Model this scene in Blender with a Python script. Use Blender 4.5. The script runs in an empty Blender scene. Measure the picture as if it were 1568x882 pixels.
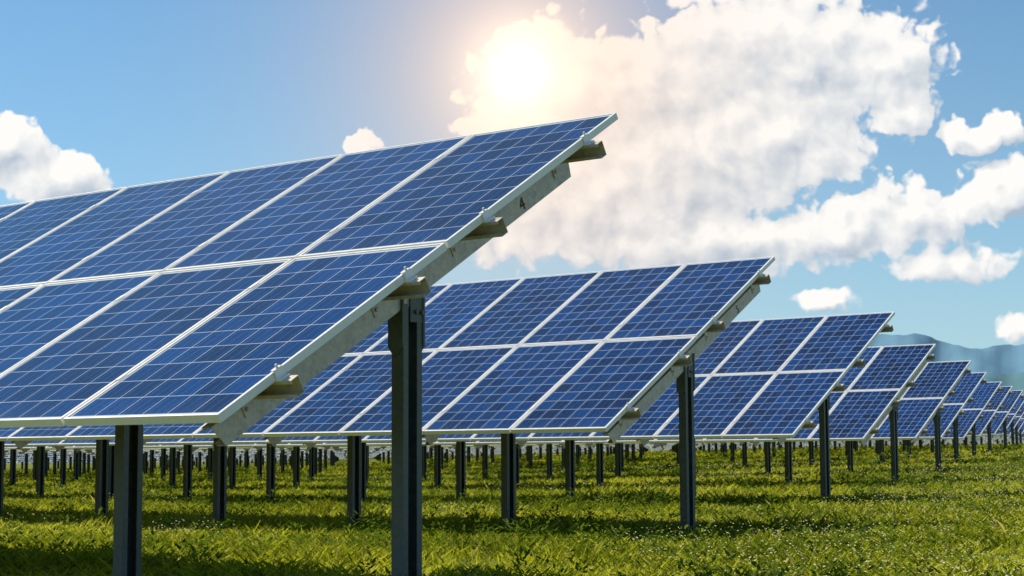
import bpy, math, numpy as np
from mathutils import Matrix, Vector
rng=np.random.default_rng(7)
scene=bpy.context.scene
scene.view_settings.view_transform='Standard'
scene.view_settings.look='None'
scene.view_settings.exposure=0

# ---------------------------------------------------------------- geometry of the place
TH=0.666; TAU=0.5316; L=3.32; PW=1.02
Rv=np.array([-math.cos(TH),math.sin(TH)]); Pv=np.array([math.sin(TH),math.cos(TH)])
CT,ST=math.cos(TAU),math.sin(TAU)

def ground_h(x,y):
    w=np.maximum(0,0.8*x+0.2*y)
    A=1.25
    far=np.exp(-np.maximum(0,np.hypot(x,y)-400)/500)
    return -0.73+A*(1-np.exp(-0.0021*w*w/A))*far + 0.018*np.sin(x*0.9+1.3)*np.cos(y*0.7)*far

# ---------------------------------------------------------------- node helpers
class NT:
    def __init__(s,nt): s.nt=nt
    def n(s,typ,**kw):
        nd=s.nt.nodes.new(typ)
        for k,v in kw.items(): setattr(nd,k,v)
        return nd
    def lk(s,a,b): s.nt.links.new(a,b)
    def setin(s,inp,v):
        if isinstance(v,bpy.types.NodeSocket): s.lk(v,inp)
        else: inp.default_value=v
    def m(s,op,a,b=None,c=None,clamp=False):
        nd=s.n('ShaderNodeMath',operation=op); nd.use_clamp=clamp
        s.setin(nd.inputs[0],a)
        if b is not None: s.setin(nd.inputs[1],b)
        if c is not None: s.setin(nd.inputs[2],c)
        return nd.outputs[0]
    def v(s,op,a,b=None,scale=None):
        nd=s.n('ShaderNodeVectorMath',operation=op)
        s.setin(nd.inputs[0],a)
        if b is not None: s.setin(nd.inputs[1],b)
        if scale is not None: s.setin(nd.inputs['Scale'],scale)
        return nd.outputs['Value'] if op in('LENGTH','DOT_PRODUCT','DISTANCE') else nd.outputs[0]
    def mix(s,f,a,b,blend='MIX'):
        nd=s.n('ShaderNodeMix',data_type='RGBA',blend_type=blend)
        s.setin(nd.inputs[0],f); s.setin(nd.inputs[6],a); s.setin(nd.inputs[7],b)
        return nd.outputs[2]
    def noise(s,vec,scale,detail=4,rough=.5,dim='3D',dist=0):
        nd=s.n('ShaderNodeTexNoise',noise_dimensions=dim)
        if vec is not None: s.lk(vec,nd.inputs['Vector'])
        nd.inputs['Scale'].default_value=scale; nd.inputs['Detail'].default_value=detail
        nd.inputs['Roughness'].default_value=rough; nd.inputs['Distortion'].default_value=dist
        return nd
    def mr(s,v,a,b,c=0.,d=1.,smooth=False):
        nd=s.n('ShaderNodeMapRange'); 
        if smooth: nd.interpolation_type='SMOOTHSTEP'
        s.setin(nd.inputs[0],v)
        for i,x in zip((1,2,3,4),(a,b,c,d)): s.setin(nd.inputs[i],x)
        return nd.outputs[0]
def C(r,g,b): return (r,g,b,1.)
def mat(name,base=(.5,.5,.5),rough=.5,metal=0.):
    m=bpy.data.materials.new(name); m.use_nodes=True
    p=m.node_tree.nodes['Principled BSDF']
    p.inputs['Base Color'].default_value=C(*base); p.inputs['Roughness'].default_value=rough; p.inputs['Metallic'].default_value=metal
    return m,NT(m.node_tree),p

# metals ---------------------------------------------------------
def galv(name,c1,c2,rough,metal,scale=9):
    m,t,p=mat(name,c1,rough,metal)
    tc=t.n('ShaderNodeTexCoord')
    n=t.noise(tc.outputs['Object'],scale,5,.65)
    vo=t.n('ShaderNodeTexVoronoi'); t.lk(tc.outputs['Object'],vo.inputs['Vector']); vo.inputs['Scale'].default_value=45
    f=t.m('ADD',t.m('MULTIPLY',n.outputs[0],.75),t.m('MULTIPLY',vo.outputs['Color'],.3))
    f=t.mr(f,.3,.8)
    t.lk(t.mix(f,C(*c1),C(*c2)),p.inputs['Base Color'])
    t.lk(t.mr(f,0,1,rough-.08,rough+.15),p.inputs['Roughness'])
    return m
m_frame=galv('aluminium_frame',(.84,.80,.76),(.93,.89,.85),.38,.05)
m_rafter=galv('galvanised_steel',(.38,.32,.28),(.72,.63,.56),.42,.25)
m_purlin=galv('purlin_steel',(.50,.42,.33),(.74,.65,.54),.40,.2)
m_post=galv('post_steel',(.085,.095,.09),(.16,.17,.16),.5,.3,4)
m_back,_,_=mat('white_backsheet',(.6,.6,.6),.6)
m_black,_,_=mat('black_plastic',(.015,.015,.015),.5)
m_paint,_,_=mat('stencil_paint',(.08,.03,.02),.7)

# solar glass
m_glass,t,p=mat('solar_cells')
uv=t.n('ShaderNodeUVMap',uv_map='cell'); idn=t.n('ShaderNodeUVMap',uv_map='pid')
sp=t.n('ShaderNodeSeparateXYZ'); t.lk(uv.outputs[0],sp.inputs[0])
u,v=sp.outputs[0],sp.outputs[1]
fu=t.m('FRACT',u); fv=t.m('FRACT',v)
du=t.m('ABSOLUTE',t.m('SUBTRACT',fu,.5)); dv=t.m('ABSOLUTE',t.m('SUBTRACT',fv,.5))
gap=t.m('GREATER_THAN',t.m('MAXIMUM',du,dv),.5-.0125)
cham=t.m('GREATER_THAN',t.m('ADD',du,dv),.975)
out=t.m('MAXIMUM',t.m('MAXIMUM',t.m('LESS_THAN',u,0),t.m('GREATER_THAN',u,6)),t.m('MAXIMUM',t.m('LESS_THAN',v,0),t.m('GREATER_THAN',v,10)))
white=t.m('MAXIMUM',t.m('MAXIMUM',gap,cham),out)
b3=t.m('ABSOLUTE',t.m('SUBTRACT',t.m('FRACT',t.m('MULTIPLY',fu,3)),.5))
bus=t.m('LESS_THAN',b3,.02)
obi=t.n('ShaderNodeObjectInfo')
ids=t.v('SCALE',idn.outputs[0],scale=17.)
cid=t.v('ADD',t.v('FLOOR',uv.outputs[0]),ids)
cb=t.n('ShaderNodeCombineXYZ'); t.lk(t.m('MULTIPLY',obi.outputs['Random'],100),cb.inputs[2])
cid=t.v('ADD',cid,cb.outputs[0])
wn=t.n('ShaderNodeTexWhiteNoise',noise_dimensions='3D'); t.lk(cid,wn.inputs['Vector'])
wp=t.n('ShaderNodeTexWhiteNoise',noise_dimensions='3D'); t.lk(t.v('ADD',ids,cb.outputs[0]),wp.inputs['Vector'])
vo=t.n('ShaderNodeTexVoronoi'); t.lk(t.v('ADD',uv.outputs[0],ids),vo.inputs['Vector']); vo.inputs['Scale'].default_value=9
sv=t.n('ShaderNodeSeparateColor'); t.lk(vo.outputs['Color'],sv.inputs[0])
f=t.m('ADD',t.m('MULTIPLY',wn.outputs['Value'],.5),t.m('ADD',t.m('MULTIPLY',sv.outputs[0],.3),t.m('MULTIPLY',wp.outputs['Value'],.28)))
f=t.mr(f,.15,.92)
cell=t.mix(f,C(.0002,.0065,.040),C(.002,.047,.205))
cell=t.mix(t.m('MULTIPLY',bus,.32),cell,C(.30,.42,.56))
col=t.mix(white,cell,C(.62,.67,.72))
tc=t.n('ShaderNodeTexCoord')
dn=t.noise(tc.outputs['Object'],1.3,3,.6)
# thin dust film, heavier along the lower edge of each module
mp=t.n('ShaderNodeMapping'); t.lk(tc.outputs['Object'],mp.inputs[0]); mp.inputs['Scale'].default_value=(14,1.6,1.6)
ds=t.noise(mp.outputs[0],1.,3,.65)
dust=t.m('ADD',t.mr(ds.outputs[0],.5,.8,0,.018),t.m('MULTIPLY',t.mr(v,9.0,10.1,0,.05),ds.outputs[0]))
col=t.mix(dust,col,C(.48,.50,.48))
t.lk(col,p.inputs['Base Color'])
t.lk(t.mr(dn.outputs[0],.3,.7,.04,.09),p.inputs['Roughness'])
p.inputs['IOR'].default_value=1.40

# ---------------------------------------------------------------- mesh builder
class MB:
    def __init__(s): s.v=[];s.f=[];s.mi=[];s.uv={}
    def quad8(s,pts,mi=0):
        b=len(s.v); s.v+=pts
        for q in ((0,1,2,3),(7,6,5,4),(0,4,5,1),(1,5,6,2),(2,6,7,3),(3,7,4,0)):
            s.f.append(tuple(b+i for i in q)); s.mi.append(mi)
    def box(s,fr,x0,x1,y0,y1,z0,z1,mi=0):
        s.quad8([fr(x,y,z) for z in (z0,z1) for x,y in ((x0,y0),(x1,y0),(x1,y1),(x0,y1))],mi)
    def prism(s,fr,prof,a0,a1,mi=0):
        """prof: list (p,q); fr(a,p,q)"""
        b=len(s.v);n=len(prof)
        s.v+=[fr(a0,*q) for q in prof]+[fr(a1,*q) for q in prof]
        for i in range(n):
            j=(i+1)%n; s.f.append((b+i,b+j,b+n+j,b+n+i)); s.mi.append(mi)
        s.f.append(tuple(b+i for i in range(n))[::-1]); s.mi.append(mi)
        s.f.append(tuple(b+n+i for i in range(n))); s.mi.append(mi)
    def mesh(s,name,mats,fixn=True):
        me=bpy.data.meshes.new(name); me.from_pydata(s.v,[],s.f)
        for m in mats: me.materials.append(m)
        me.polygons.foreach_set('material_index',s.mi)
        if fixn:
            import bmesh
            bm=bmesh.new(); bm.from_mesh(me); bmesh.ops.recalc_face_normals(bm,faces=bm.faces); bm.to_mesh(me); bm.free()
        me.update(); return me

# row-local frames: local x = -R (towards row end), y = P (uphill horizontally), z up, origin at top corner of the row end
def slope(a,b,c):   # a along row away from end, b down-slope from top edge, c along panel normal
    return (-a, -b*CT - c*ST, -b*ST + c*CT)
NP=80
glass=MB(); gu=[];gi=[]
frame=MB()
for k in range(NP):
    a0=k*PW; a1=a0+1.0
    for j in range(2):
        b0=j*(1.65+.02); b1=b0+1.65
        fw=.012; zt=0.; zb=-.038
        frame.box(slope,a0,a1,b0,b0+fw,zb,zt)
        frame.box(slope,a0,a1,b1-fw,b1,zb,zt)
        frame.box(slope,a0,a0+fw,b0+fw,b1-fw,zb,zt)
        frame.box(slope,a1-fw,a1,b0+fw,b1-fw,zb,zt)
        base=len(glass.v)
        A0,A1,B0,B1=a0+fw,a1-fw,b0+fw,b1-fw
        glass.v+=[slope(A0,B0,-.004),slope(A1,B0,-.004),slope(A1,B1,-.004),slope(A0,B1,-.004)]
        glass.f.append((base,base+3,base+2,base+1)); glass.mi.append(0)
        cu=.1585; mu=((A1-A0)-6*cu)/2/cu; cv=.1595; mv=((B1-B0)-10*cv)/2/cv
        q=[(-mu,-mv),(6+mu,-mv),(6+mu,10+mv),(-mu,10+mv)]
        gu+=[q[0],q[3],q[2],q[1]]; gi+=[(k*1.37+.5,j*3.1+.5)]*4
        base=len(glass.v)
        glass.v+=[slope(A0,B0,-.012),slope(A1,B0,-.012),slope(A1,B1,-.012),slope(A0,B1,-.012)]
        glass.f.append((base,base+1,base+2,base+3)); glass.mi.append(1); gu+=[(0,0)]*4; gi+=[(0,0)]*4
        glass.box(slope,a0+.44,a0+.56,b0+.14,b0+.24,-.034,-.0125,2)   # junction box
        gu+=[(0,0)]*24; gi+=[(0,0)]*24
me_glass=glass.mesh('panel_glass',[m_glass,m_back,m_black],False)
for nm,dat in (('cell',gu),('pid',gi)):
    l=me_glass.uv_layers.new(name=nm); l.data.foreach_set('uv',np.array(dat,dtype=np.float32).ravel())
me_frame=frame.mesh('panel_frames',[m_frame])
# purlins (C sections) ------------------------------------------
pur=MB()
LEN=NP*PW
for tt in (.105,.40,.60,.885):
    bc=L*tt; h=.082; w=.052; th=.0035; lip=.016; c1=-.041; c0=c1-h
    prof=[(bc-w/2,c1),(bc+w/2,c1),(bc+w/2,c1-lip),(bc+w/2-th,c1-lip),(bc+w/2-th,c1-th),(bc-w/2+th,c1-th),
          (bc-w/2+th,c0+th),(bc+w/2-th,c0+th),(bc+w/2-th,c0+lip),(bc+w/2,c0+lip),(bc+w/2,c0),(bc-w/2,c0)]
    pur.prism(lambda a,p_,q_:slope(a,p_,q_),prof,-.085,LEN,0)
    # end clamp holding the panel on the purlin
    pur.box(slope,-.035,-.002,bc-.03,bc+.03,-.0405,-.034,1)
    pur.box(slope,-.012,-.002,bc-.025,bc+.025,-.034,.006,1)
    pur.box(slope,-.012,.010,bc-.025,bc+.025,.006,.010,1)
    pur.box(slope,-.010,-.004,bc-.006,bc+.006,.0102,.028,1)
    for k in range(1,26):
        pur.box(slope,k*PW-.022,k*PW+.002,bc-.03,bc+.03,.0015,.005,1)
me_pur=pur.mesh('purlins',[m_purlin,m_frame])
# rafters + posts -------------------------------------------------
raf=MB(); post=MB()
INS=.22; RC1=-.1245; RH=.112
for k in range(39):
    a=INS+k*2*PW
    w=.06; th=.005; bt=L*.075; bb=L*.965; c1=RC1; c0=c1-RH
    def fr(s_,p_,q_): return slope(a+p_, s_, q_)
    prof=[(0,c1),(w,c1),(w,c1-.018),(w-th,c1-.018),(w-th,c1-th),(th,c1-th),(th,c0+th),(w-th,c0+th),(w-th,c0+.018),(w,c0+.018),(w,c0),(0,c0)]
    b=len(raf.v); n=len(prof)
    ring0=[fr(bt+(c1-q)*.25,p_,q) for p_,q in prof]; ring1=[fr(bb-(c1-q)*.35,p_,q) for p_,q in prof]
    raf.v+=ring0+ring1
    for i in range(n):
        j=(i+1)%n; raf.f.append((b+i,b+j,b+n+j,b+n+i)); raf.mi.append(0)
    raf.f.append(tuple(b+i for i in range(n))[::-1]); raf.mi.append(0)
    raf.f.append(tuple(b+n+i for i in range(n))); raf.mi.append(0)
    for tt in (.105,.40,.60,.885):
        bc=L*tt
        raf.box(slope,a-.006,a-.001,bc+.03,bc+.075,-.185,-.06,0)
        for dc in (-.085,-.155):
            raf.prism(lambda s_,p_,q_:slope(s_,p_,q_),[(bc+.052+.010*math.cos(i*math.pi/3),dc+.010*math.sin(i*math.pi/3)) for i in range(6)],a-.016,a-.0062,0)
    # post: C section with lips, open towards the row end
    tt=.54; bc=L*tt
    cx,cy,cz=slope(a+.03,bc,c0)
    D=.135;W=.075;th=.006;lip=.036
    x1=cx+W/2+.0;x0=cx-W/2; y0=cy-D/2;y1=cy+D/2
    sig=.014
    prof=[(x1,y0),(x1,y0+lip),(x1-th,y0+lip),(x1-th,y0+th),(x0+th,y0+th),(x0+th,cy-.03),(x0+th+sig,cy-.018),(x0+th+sig,cy+.018),(x0+th,cy+.03),(x0+th,y1-th),(x1-th,y1-th),(x1-th,y1-lip),(x1,y1-lip),(x1,y1),(x0,y1),
          (x0,cy+.032),(x0+sig,cy+.02),(x0+sig,cy-.02),(x0,cy-.032),(x0,y0)]
    post.prism(lambda z,p_,q_:(p_,q_,z),prof,cz-.015,cz-3.3,0)
    for (ya,yb,top) in ((y0-.014,y0-.002,.0),(y1+.002,y1+.014,.10)):
        zt=cz+.02+top; zb=cz-.26
        xa,xb=cx-.05,cx+.045
        pr=[(xa,zt),(xb,zt),(xb,zb+.05),(xb-.04,zb),(xa+.03,zb),(xa,zb+.04)]
        post.prism(lambda s_,p_,q_:(p_,s_,q_),pr,ya,yb,0)
    post.box(lambda x,y,z:(x,y,z),a*-1+.002,a*-1+.010,cy-.02,cy+.085,cz-.10,cz+.10,0)
    for dz in (.05,-.05):
        for dy in (.02,.06):
            pr=[(cy+dy+.012*math.cos(i*math.pi/3),cz+dz+.012*math.sin(i*math.pi/3)) for i in range(6)]
            post.prism(lambda s_,p_,q_:(s_,p_,q_),pr,-a+.0102,-a+.022,0)
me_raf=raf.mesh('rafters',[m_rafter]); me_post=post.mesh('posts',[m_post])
# string cables clipped along the purlins, sagging between clips
cab=MB()
for k in range(30):
    for (b_,c_) in ((L*.60+.05,-.055),(L*.885+.045,-.05)):
        N_=8; pts=[]
        sg=.02+.035*((k*37)%5)/5
        for i in range(N_+1):
            u_=i/N_; pts.append((k*PW+.1+u_*PW, b_+.004*math.sin(u_*9), c_-sg*4*u_*(1-u_)))
        for i in range(N_):
            p0,p1=pts[i],pts[i+1]; r=.0045; b=len(cab.v)
            for q in (p0,p1):
                for j in range(5): cab.v.append(slope(q[0],q[1]+r*math.cos(j*1.2566),q[2]+r*math.sin(j*1.2566)))
            for j in range(5):
                j2=(j+1)%5; cab.f.append((b+j,b+j2,b+5+j2,b+5+j)); cab.mi.append(0)
me_cab=cab.mesh('cables',[m_black])

Ts=[(.5706,9.3773,1.858),(2.5364,16.8119,1.9154),(5.178,23.63,1.9328),(7.4752,30.87,1.9494)]
hs=[2.03,2.11,2.16,2.30,2.42,2.5,2.55,2.6,2.62]
xs_px=[1487,1510,1533,1549,1565]
for i in range(4,24):
    q0=Ts[-1]
    qn=(30.87*Pv[1]+7.4752*Pv[0])+7.05*(i-3)
    if i-4<len(xs_px):
        r=(xs_px[i-4]-784)/2681; y=qn/(Pv[1]+r*Pv[0]); x=r*y
    else:
        x=q0[0]+2.3; y=(qn-x*Pv[0])/Pv[1]
    h=hs[min(i-4,len(hs)-1)]
    Ts.append((x,y,h))
offs=[0,.13,-.09,.10]
for i,T in enumerate(Ts):
    e=bpy.data.objects.new('solar_panel_row',None); scene.collection.objects.link(e)
    e.location=T
    phi=max(0,(T[2]-1.95))/42 if i>3 else 0
    e.rotation_euler=(0,-phi,-TH); e.empty_display_size=.5
    of=offs[i] if i<4 else .08*math.sin(i*5.)
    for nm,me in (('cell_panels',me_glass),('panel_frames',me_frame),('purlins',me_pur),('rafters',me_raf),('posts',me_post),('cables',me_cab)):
        if nm=='cables' and i>3: continue
        o=bpy.data.objects.new(nm,me); scene.collection.objects.link(o); o.parent=e
        if nm in('rafters','posts'): o.location.x=of
    if i in (0,1,2):
        cu=bpy.data.curves.new('number','FONT'); cu.body=str(4+i); cu.size=.10; cu.materials.append(m_paint); cu.offset=.0
        o=bpy.data.objects.new('stencil_number',cu); scene.collection.objects.link(o); o.parent=e
        b=L*.235; c=RC1-.095
        X=Vector((0,CT,ST)); Y=Vector((0,-ST,CT)); Z=Vector((1,0,0))
        M=Matrix((X,Y,Z)).transposed().to_4x4(); M.translation=Vector(slope(INS-.0025-of,b,c)); o.matrix_local=M

# ---------------------------------------------------------------- ground
m_ground,t,p=mat('meadow_soil',rough=.95)
tc=t.n('ShaderNodeTexCoord')
n1=t.noise(tc.outputs['Object'],.35,3,.6); n2=t.noise(tc.outputs['Object'],6,3,.7); n3=t.noise(tc.outputs['Object'],45,2,.7)
c=t.mix(t.mr(n1.outputs[0],.35,.65),C(.12,.165,.012),C(.27,.305,.025))
c=t.mix(t.mr(n2.outputs[0],.4,.7),c,C(.32,.345,.035))
c=t.mix(t.mr(n3.outputs[0],.35,.65),t.mix(.6,c,C(.03,.05,.008)),c)
t.lk(c,p.inputs['Base Color'])
p.inputs['Specular IOR Level'].default_value=.1
bp=t.n('ShaderNodeBump'); bp.inputs['Strength'].default_value=.5; bp.inputs['Distance'].default_value=.05
t.lk(n3.outputs[0],bp.inputs['Height']); t.lk(bp.outputs[0],p.inputs['Normal'])
def axis(n,fine,far):
    s=np.linspace(-1,1,n); k=np.arcsinh(far/fine); return np.sinh(s*k)*fine
gx=axis(261,12,6000); gy=axis(321,14,7000)+15
X,Y=np.meshgrid(gx,gy); Z=ground_h(X,Y)
V=np.stack([X,Y,Z],-1).reshape(-1,3); nx=len(gx);ny=len(gy)
I=(np.arange(ny-1)[:,None]*nx+np.arange(nx-1)[None,:]).ravel()
F=np.stack([I,I+1,I+nx+1,I+nx],-1)
def np_mesh(name,V,F,mats,smooth=False,attr=None):
    me=bpy.data.meshes.new(name); k=F.shape[1]
    me.vertices.add(len(V)); me.vertices.foreach_set('co',V.astype(np.float32).ravel())
    me.loops.add(F.size); me.loops.foreach_set('vertex_index',F.astype(np.int32).ravel())
    me.polygons.add(len(F)); me.polygons.foreach_set('loop_start',np.arange(0,F.size,k,dtype=np.int32))
    if smooth: me.polygons.foreach_set('use_smooth',np.ones(len(F),dtype=bool))
    for m in mats: me.materials.append(m)
    if attr is not None:
        a=me.color_attributes.new('tint','FLOAT_COLOR','POINT'); a.data.foreach_set('color',attr.astype(np.float32).ravel())
    me.update(calc_edges=True)
    o=bpy.data.objects.new(name,me); scene.collection.objects.link(o); return o
np_mesh('meadow_ground',V,F,[m_ground],True)

# ---------------------------------------------------------------- vegetation
def vnoise(x,y,s,seed=0):
    g=np.random.default_rng(seed).random((128,128)); x=x/s+1000.3;y=y/s+1000.7
    xi=np.floor(x).astype(int);yi=np.floor(y).astype(int);fx=x-xi;fy=y-yi
    fx=fx*fx*(3-2*fx);fy=fy*fy*(3-2*fy)
    a=g[xi%128,yi%128];b=g[(xi+1)%128,yi%128];c_=g[xi%128,(yi+1)%128];d=g[(xi+1)%128,(yi+1)%128]
    return (a*(1-fx)+b*fx)*(1-fy)+(c_*(1-fx)+d*fx)*fy
def fb(x,y,s,seed): return .5*vnoise(x,y,s,seed)+.3*vnoise(x,y,s/2.3,seed+1)+.2*vnoise(x,y,s/5.1,seed+2)
def leafmat(name,trf=.35,up=.55):
    m=bpy.data.materials.new(name); m.use_nodes=True; nt=m.node_tree; t=NT(nt); nt.nodes.clear()
    a=t.n('ShaderNodeAttribute'); a.attribute_name='tint'
    d=t.n('ShaderNodeBsdfDiffuse'); tr=t.n('ShaderNodeBsdfTranslucent')
    ge=t.n('ShaderNodeNewGeometry')
    nn=t.v('NORMALIZE',t.v('ADD',t.v('SCALE',ge.outputs['Normal'],scale=1-up),(0,0,up)))
    t.lk(nn,d.inputs['Normal'])
    t.lk(a.outputs['Color'],d.inputs['Color']); t.lk(a.outputs['Color'],tr.inputs['Color'])
    ms=t.n('ShaderNodeMixShader'); ms.inputs[0].default_value=trf; t.lk(d.outputs[0],ms.inputs[1]); t.lk(tr.outputs[0],ms.inputs[2])
    o=t.n('ShaderNodeOutputMaterial'); t.lk(ms.outputs[0],o.inputs[0]); return m
m_grass=leafmat('grass_blades',.27,.70); m_weed=leafmat('weed_leaves',.3,.40); m_flow=leafmat('flower_petals',.3)
def sample(N,y0,y1,pw,half=.40):
    u=rng.random(N); e=2-pw
    y=(y0**e+(y1**e-y0**e)*u)**(1/e) if abs(e)>1e-6 else y0*(y1/y0)**u
    x=(rng.random(N)*2-1)*half*y
    return x,y
N=680000
x,y=sample(N,5.5,110,1.55,.38)
den=fb(x,y,1.1,3); keep=rng.random(N)<np.clip(.35+1.3*(den-.25),.2,1); x=x[keep];y=y[keep];den=den[keep];N=len(x)
big=fb(x,y,3.2,11); tuft=np.clip(fb(x,y,.7,77)-.55,0,.3)
H=(.018+.050*rng.random(N)**1.7)*(.4+1.4*den)*(1+.15*(y/25))*(1+4.*tuft)
Wd=(.003+.0035*rng.random(N))*(1+y/11)
az=rng.random(N)*2*np.pi; lean=(.5+1.2*rng.random(N))*(1-1.5*tuft)
laz=rng.random(N)*2*np.pi
g=ground_h(x,y)-.008
bx=np.cos(az)*Wd/2; by=np.sin(az)*Wd/2
dx=np.cos(laz)*H*lean; dy=np.sin(laz)*H*lean
v0=np.stack([x-bx,y-by,g],-1); v1=np.stack([x+bx,y+by,g],-1)
v2=np.stack([x+dx*.45+bx*.8,y+dy*.45+by*.8,g+H*.62],-1); v3=np.stack([x+dx,y+dy,g+H],-1)
V=np.stack([v0,v1,v2,v3],1).reshape(-1,3); I=np.arange(N)*4
F=np.stack([I,I+1,I+2,I+3],-1)
c1=np.array([.15,.205,.010]);c2=np.array([.52,.545,.03]);c3=np.array([.60,.54,.13])
k=np.clip(.32+.55*rng.random(N)+(big-.5)*2.5,0,1)[:,None]; col=c1*(1-k)+c2*k
dry=(rng.random(N)<.07+.3*np.clip(big-.5,0,1))[:,None]; col=np.where(dry,c3,col)
colr=np.repeat(np.concatenate([col,np.ones((N,1))],1)[:,None,:],4,1).copy()
np_mesh('grass',V,F,[m_grass],False,colr.reshape(-1,4))
# broad-leaved weeds ------------------------------------------------
NPn=4200
x,y=sample(NPn*3,5,70,1.3); d=fb(x,y,2.2,31); kk=(rng.random(len(x))<np.clip((d-.50)*6,0.010,1)); x=x[kk][:NPn];y=y[kk][:NPn]
LV=22; n=len(x)
hh=(.05+.19*rng.random(n)**1.8)*(.8+y/60)
ph=rng.random((n,LV))*2*np.pi; tz=rng.random((n,LV))**.7; rr=.02+.07*rng.random((n,LV))*(1.2-tz)
lx=x[:,None]+np.cos(ph)*rr; ly=y[:,None]+np.sin(ph)*rr; lz=ground_h(x,y)[:,None]+hh[:,None]*tz
sz=(.009+.015*rng.random((n,LV)))*(1+y[:,None]/40); 
ox=np.cos(ph);oy=np.sin(ph);up=rng.random((n,LV))*1.2-.3
a=np.stack([lx,ly,lz],-1); dirv=np.stack([ox,oy,up],-1)*sz[...,None]; side=np.stack([-oy,ox,rng.random((n,LV))*.6-.3],-1)*sz[...,None]*.42
V=np.stack([a,a+dirv*.8+side,a+dirv*1.9,a+dirv*.8-side],2).reshape(-1,3); I=np.arange(n*LV)*4
kc=rng.random((n,1,1))*.7+rng.random((n,LV,1))*.3
col=np.array([.06,.105,.010])*(1-kc)+np.array([.20,.27,.02])*kc
colr=np.repeat(np.concatenate([col,np.ones((n,LV,1))],-1).reshape(-1,1,4),4,1).reshape(-1,4)
np_mesh('weeds',V,np.stack([I,I+1,I+2,I+3],-1),[m_weed],False,colr)
# small white/yellow meadow flowers ---------------------------------
x,y=sample(90000,5,50,1.5); d=fb(x,y,2.8,51)+np.clip(x/y,-.3,.3)*.7; kk=rng.random(len(x))<np.clip((d-.47)*2.6,.006,1); x=x[kk][:11000];y=y[kk][:11000];n=len(x)
h=(.05+.09*rng.random(n))*(1+y/80); s=(.0025+.0035*rng.random(n))*(1+y/28); z=ground_h(x,y)+h
ph=rng.random(n)*6.28; verts=[]
c0=np.stack([x,y,z],-1)
for i in range(6):
    verts.append(c0+np.stack([np.cos(ph+i*math.pi/3)*s,np.sin(ph+i*math.pi/3)*s,(rng.random(n)-.2)*s*1.3],-1))
V=np.stack(verts,1).reshape(-1,3); I=np.arange(n)*6; F=np.stack([I+i for i in range(6)],-1)
wy=(rng.random(n)<.6)[:,None]; col=np.where(wy,np.array([.70,.72,.52]),np.array([.62,.60,.20]))
colr=np.repeat(np.concatenate([col,np.ones((n,1))],1)[:,None,:],6,1).reshape(-1,4)
np_mesh('wildflowers',V,F,[m_flow],False,colr)

# ---------------------------------------------------------------- hills
def hill(name,dist,pts,colA,colB,seed,rough):
    m,t,p=mat(name+'_haze',rough=1.)  # aerial haze is painted into the base colours of the hills
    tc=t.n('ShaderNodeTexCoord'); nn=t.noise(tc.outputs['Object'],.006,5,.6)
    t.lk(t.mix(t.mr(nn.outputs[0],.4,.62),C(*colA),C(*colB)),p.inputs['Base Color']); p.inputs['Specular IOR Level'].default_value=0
    az=np.linspace(-60,60,700); hp=np.interp(az,[q[0] for q in pts],[q[1] for q in pts])
    r_=np.zeros_like(az)
    for o_,(fq,am) in enumerate(((2.1,.10),(5.3,.06),(13,.03),(31,.012))): r_+=am*np.sin(az*fq+seed*1.7+o_*2.1)
    el=np.radians(np.maximum(.15,hp+r_*rough)); A=np.radians(az)
    rows=[]
    for j,(dd,hf) in enumerate(((1,-.02),(1.04,.25),(1.09,.55),(1.15,.8),(1.22,1.0),(1.4,.6))):
        D=dist*dd*(1+.02*np.sin(az*3.1+j)); 
        rows.append(np.stack([np.sin(A)*D,np.cos(A)*D,np.tan(el)*D*hf*(1+ (0 if hf in(1.0,-.02) else .05)*np.sin(az*1.9+j*1.3))],-1))
    V=np.concatenate(rows); n=len(az); I=(np.arange(len(rows)-1)[:,None]*n+np.arange(n-1)[None,:]).ravel()
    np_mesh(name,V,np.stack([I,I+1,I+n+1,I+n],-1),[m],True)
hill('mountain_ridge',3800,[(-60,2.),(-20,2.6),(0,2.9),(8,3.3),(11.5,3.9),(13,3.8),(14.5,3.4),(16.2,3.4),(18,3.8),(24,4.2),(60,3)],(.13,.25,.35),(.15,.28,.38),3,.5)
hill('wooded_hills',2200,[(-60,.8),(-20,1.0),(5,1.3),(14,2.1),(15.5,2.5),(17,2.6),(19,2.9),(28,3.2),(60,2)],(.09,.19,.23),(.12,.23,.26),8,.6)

# ---------------------------------------------------------------- camera
cam=bpy.data.cameras.new('camera'); co=bpy.data.objects.new('camera',cam); scene.collection.objects.link(co)
cam.sensor_width=36; cam.lens=2681/1568*36; cam.clip_end=20000; cam.clip_start=.05
co.matrix_world=Matrix.Rotation(math.pi/2+.0960,4,'X')@Matrix.Rotation(-.0046,4,'Z')
cam.dof.use_dof=True; cam.dof.focus_distance=10.5; cam.dof.aperture_fstop=11
scene.camera=co
# ---------------------------------------------------------------- sun
h=Rv*.97-Pv*.12; h=h/np.linalg.norm(h); EL=math.radians(47)
sd=Vector((h[0]*math.cos(EL),h[1]*math.cos(EL),math.sin(EL)))
sl=bpy.data.lights.new('sun','SUN'); sl.energy=5.0; sl.angle=math.radians(.53); sl.color=(1,.92,.76)
so=bpy.data.objects.new('sun',sl); scene.collection.objects.link(so); so.rotation_euler=sd.to_track_quat('Z','Y').to_euler(); so.location=(0,0,30)
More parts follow.
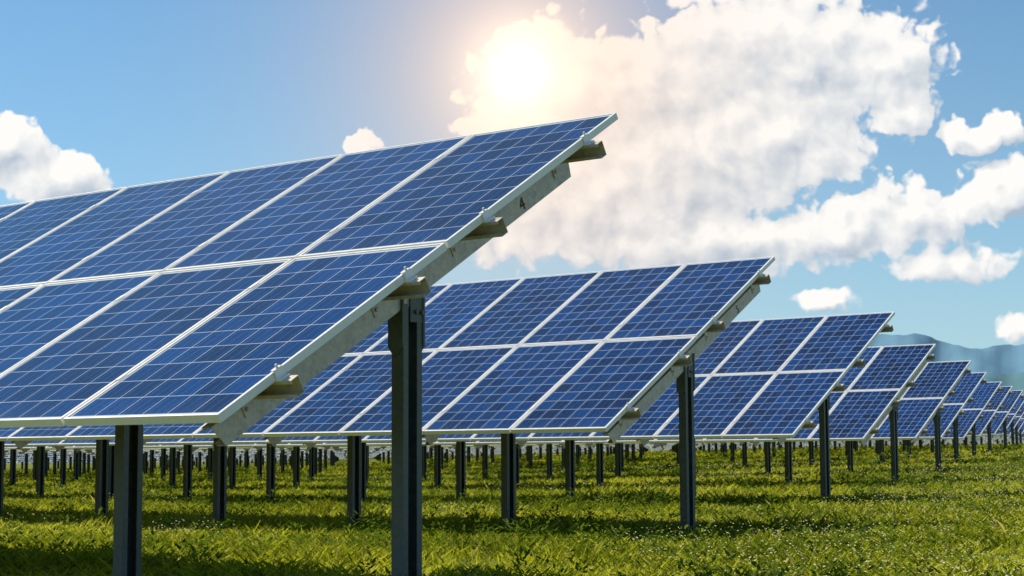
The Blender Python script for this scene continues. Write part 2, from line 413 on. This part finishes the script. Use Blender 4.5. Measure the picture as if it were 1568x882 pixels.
# ---------------------------------------------------------------- sky
w=bpy.data.worlds.new('World'); scene.world=w; w.use_nodes=True; nt=w.node_tree; nt.nodes.clear(); t=NT(nt)
w.cycles.sampling_method='NONE'
blobs=[(980,140,190,110),(1130,80,160,100),(1240,110,160,130),(1370,110,90,65),(860,140,140,110),(1050,240,240,130),
(1190,220,150,100),(900,310,250,110),(1385,180,45,40),(1290,360,150,42),(1410,335,120,44),(1530,312,75,44),(1440,420,90,30),
(1255,470,60,16),(1500,222,65,26),(1548,512,45,24),(15,245,80,48),(75,280,105,46),(556,217,32,18),(740,200,60,16),(1080,375,280,50)]
def make_group(name,dn,dvn,feat):
    grp=bpy.data.node_groups.new(name,'ShaderNodeTree')
    grp.interface.new_socket('P',in_out='INPUT',socket_type='NodeSocketVector')
    grp.interface.new_socket('D',in_out='OUTPUT',socket_type='NodeSocketFloat')
    g=NT(grp); gi_=g.n('NodeGroupInput'); go=g.n('NodeGroupOutput')
    P0=gi_.outputs[0]
    wn_=g.noise(P0,1.3,3,.55,'2D'); wv=g.v('SCALE',g.v('SUBTRACT',wn_.outputs['Color'],(.5,.5,.5)),scale=.65)
    P1=g.v('ADD',P0,wv)
    F_=None
    for (bx_,by_,rx,ry) in blobs:
        cx_=(bx_-784)/100; cy_=(698-by_)/100; k1=100/(rx*1.2); k2=100/(ry*1.2)
        ma=g.n('ShaderNodeVectorMath',operation='MULTIPLY_ADD'); g.lk(P1,ma.inputs[0]); ma.inputs[1].default_value=(k1,k2,0); ma.inputs[2].default_value=(-cx_*k1,-cy_*k2,0)
        fm=g.m('SUBTRACT',1,g.v('LENGTH',ma.outputs[0]))
        F_=fm if F_ is None else g.m('SMOOTH_MAX',F_,fm,.3)
    n1=g.noise(P0,1.0,dn,.55,'2D'); 
    vo=g.n('ShaderNodeTexVoronoi',voronoi_dimensions='2D',feature=feat)
    if feat!='F1': vo.inputs['Smoothness'].default_value=.3
    g.lk(P1,vo.inputs['Vector']); vo.inputs['Scale'].default_value=2.5; vo.inputs['Detail'].default_value=dvn; vo.inputs['Roughness'].default_value=.57
    bil=g.m('SUBTRACT',.4,vo.outputs['Distance'])
    D=g.m('ADD',g.m('ADD',g.m('MULTIPLY',F_,1.4),g.m('MULTIPLY',g.m('SUBTRACT',n1.outputs[0],.5),1.10)),g.m('MULTIPLY',bil,.50))
    g.lk(g.m('MAXIMUM',D,-1.),go.inputs[0]); return grp
g_hi=make_group('cloud_density',7,1.6,'SMOOTH_F1'); g_lo=make_group('cloud_density_soft',2.0,0.,'SMOOTH_F1')
tc=t.n('ShaderNodeTexCoord'); d=t.v('NORMALIZE',tc.outputs['Generated'])
s=t.n('ShaderNodeSeparateXYZ'); t.lk(d,s.inputs[0])
az=t.m('ARCTAN2',s.outputs[0],s.outputs[1]); el=t.m('ARCSINE',s.outputs[2])
cmb=t.n('ShaderNodeCombineXYZ'); t.lk(t.m('MULTIPLY',az,26.81),cmb.inputs[0]); t.lk(t.m('MULTIPLY',el,26.81),cmb.inputs[1])
Pp=cmb.outputs[0]
def dens(grp,off):
    nd=t.n('ShaderNodeGroup'); nd.node_tree=grp
    t.lk(t.v('ADD',Pp,off) if off else Pp,nd.inputs[0]); return nd.outputs[0]
D0=dens(g_hi,None); E1=dens(g_lo,(-.18,.25,0))
wid=t.mr(el,.05,.14,.60,.25)
alpha=t.mr(D0,.0,wid,0,1,True)
lit=t.m('ADD',.90,t.m('MULTIPLY',t.m('SUBTRACT',D0,E1),.60)) 
lit=t.m('SUBTRACT',lit,t.m('MULTIPLY',t.m('MAXIMUM',t.m('SUBTRACT',E1,.35),0),.16))
lit=t.m('SUBTRACT',lit,t.mr(el,.05,.16,.22,0.),clamp=True)
ccol=t.mix(lit,C(.40,.50,.62),C(1.,.985,.955))
sky=t.n('ShaderNodeTexSky',sky_type='NISHITA'); sky.sun_disc=False; sky.sun_elevation=EL; sky.sun_rotation=math.atan2(sd[0],sd[1])
sky.air_density=1.; sky.dust_density=.2; sky.ozone_density=2.0; sky.altitude=200
bg=t.n('ShaderNodeBackground'); bg.inputs['Strength'].default_value=.10
sc_=t.mix(1.,sky.outputs[0],C(.63,.98,1.12),'MULTIPLY')
# humid haze near the horizon
hz=t.m('MULTIPLY',t.m('EXPONENT',t.m('MULTIPLY',t.m('MAXIMUM',el,0),-8.)),.80)
sc_=t.mix(hz,sc_,C(5.3,6.9,8.0))
t.lk(sc_,bg.inputs['Color'])
bc=t.n('ShaderNodeBackground'); bc.inputs['Strength'].default_value=1.0; t.lk(ccol,bc.inputs['Color'])
mx=t.n('ShaderNodeMixShader'); t.lk(t.m('MULTIPLY',alpha,t.mr(el,.0,.05)),mx.inputs[0]); t.lk(bg.outputs[0],mx.inputs[1]); t.lk(bc.outputs[0],mx.inputs[2])
# bright warm aureole where the light burns through the cloud edge
gd=t.v('LENGTH',t.v('SUBTRACT',Pp,((796-784)/100,(698-112)/100,0)))
ga=t.m('EXPONENT',t.m('MULTIPLY',t.m('POWER',t.m('DIVIDE',gd,.62),1.15),-1))
gb=t.m('EXPONENT',t.m('MULTIPLY',t.m('POWER',t.m('DIVIDE',gd,2.2),1.4),-1))
b1=t.n('ShaderNodeBackground'); b1.inputs['Color'].default_value=C(1,.90,.74); t.lk(t.m('MULTIPLY',ga,1.0),b1.inputs['Strength'])
b2=t.n('ShaderNodeBackground'); b2.inputs['Color'].default_value=C(1.,.70,.50)
mg=t.n('ShaderNodeMixShader'); t.lk(t.m('MULTIPLY',gb,.88),mg.inputs[0]); t.lk(mx.outputs[0],mg.inputs[1]); t.lk(b2.outputs[0],mg.inputs[2])
ad2=t.n('ShaderNodeAddShader'); t.lk(mg.outputs[0],ad2.inputs[0]); t.lk(b1.outputs[0],ad2.inputs[1])
# part of the dome that holds the cumulus field (az +-26 deg, el < 19 deg); thin cirrus elsewhere
inside=t.m('MULTIPLY',t.m('LESS_THAN',t.m('ABSOLUTE',az),.46),t.m('LESS_THAN',el,.335))
inside=t.m('MULTIPLY',inside,t.m('GREATER_THAN',el,.0))
hn=t.noise(d,2.2,3,.6); hi=t.m('MULTIPLY',t.mr(hn.outputs[0],.45,.70),t.mr(el,.34,.6))
b3_=t.n('ShaderNodeBackground'); b3_.inputs['Color'].default_value=C(.8,.86,.92)
mo=t.n('ShaderNodeMixShader'); t.lk(t.m('MULTIPLY',hi,.12),mo.inputs[0]); t.lk(bg.outputs[0],mo.inputs[1]); t.lk(b3_.outputs[0],mo.inputs[2])
mm=t.n('ShaderNodeMixShader'); t.lk(inside,mm.inputs[0]); t.lk(mo.outputs[0],mm.inputs[1]); t.lk(ad2.outputs[0],mm.inputs[2])
ow=t.n('ShaderNodeOutputWorld'); t.lk(mm.outputs[0],ow.inputs[0])
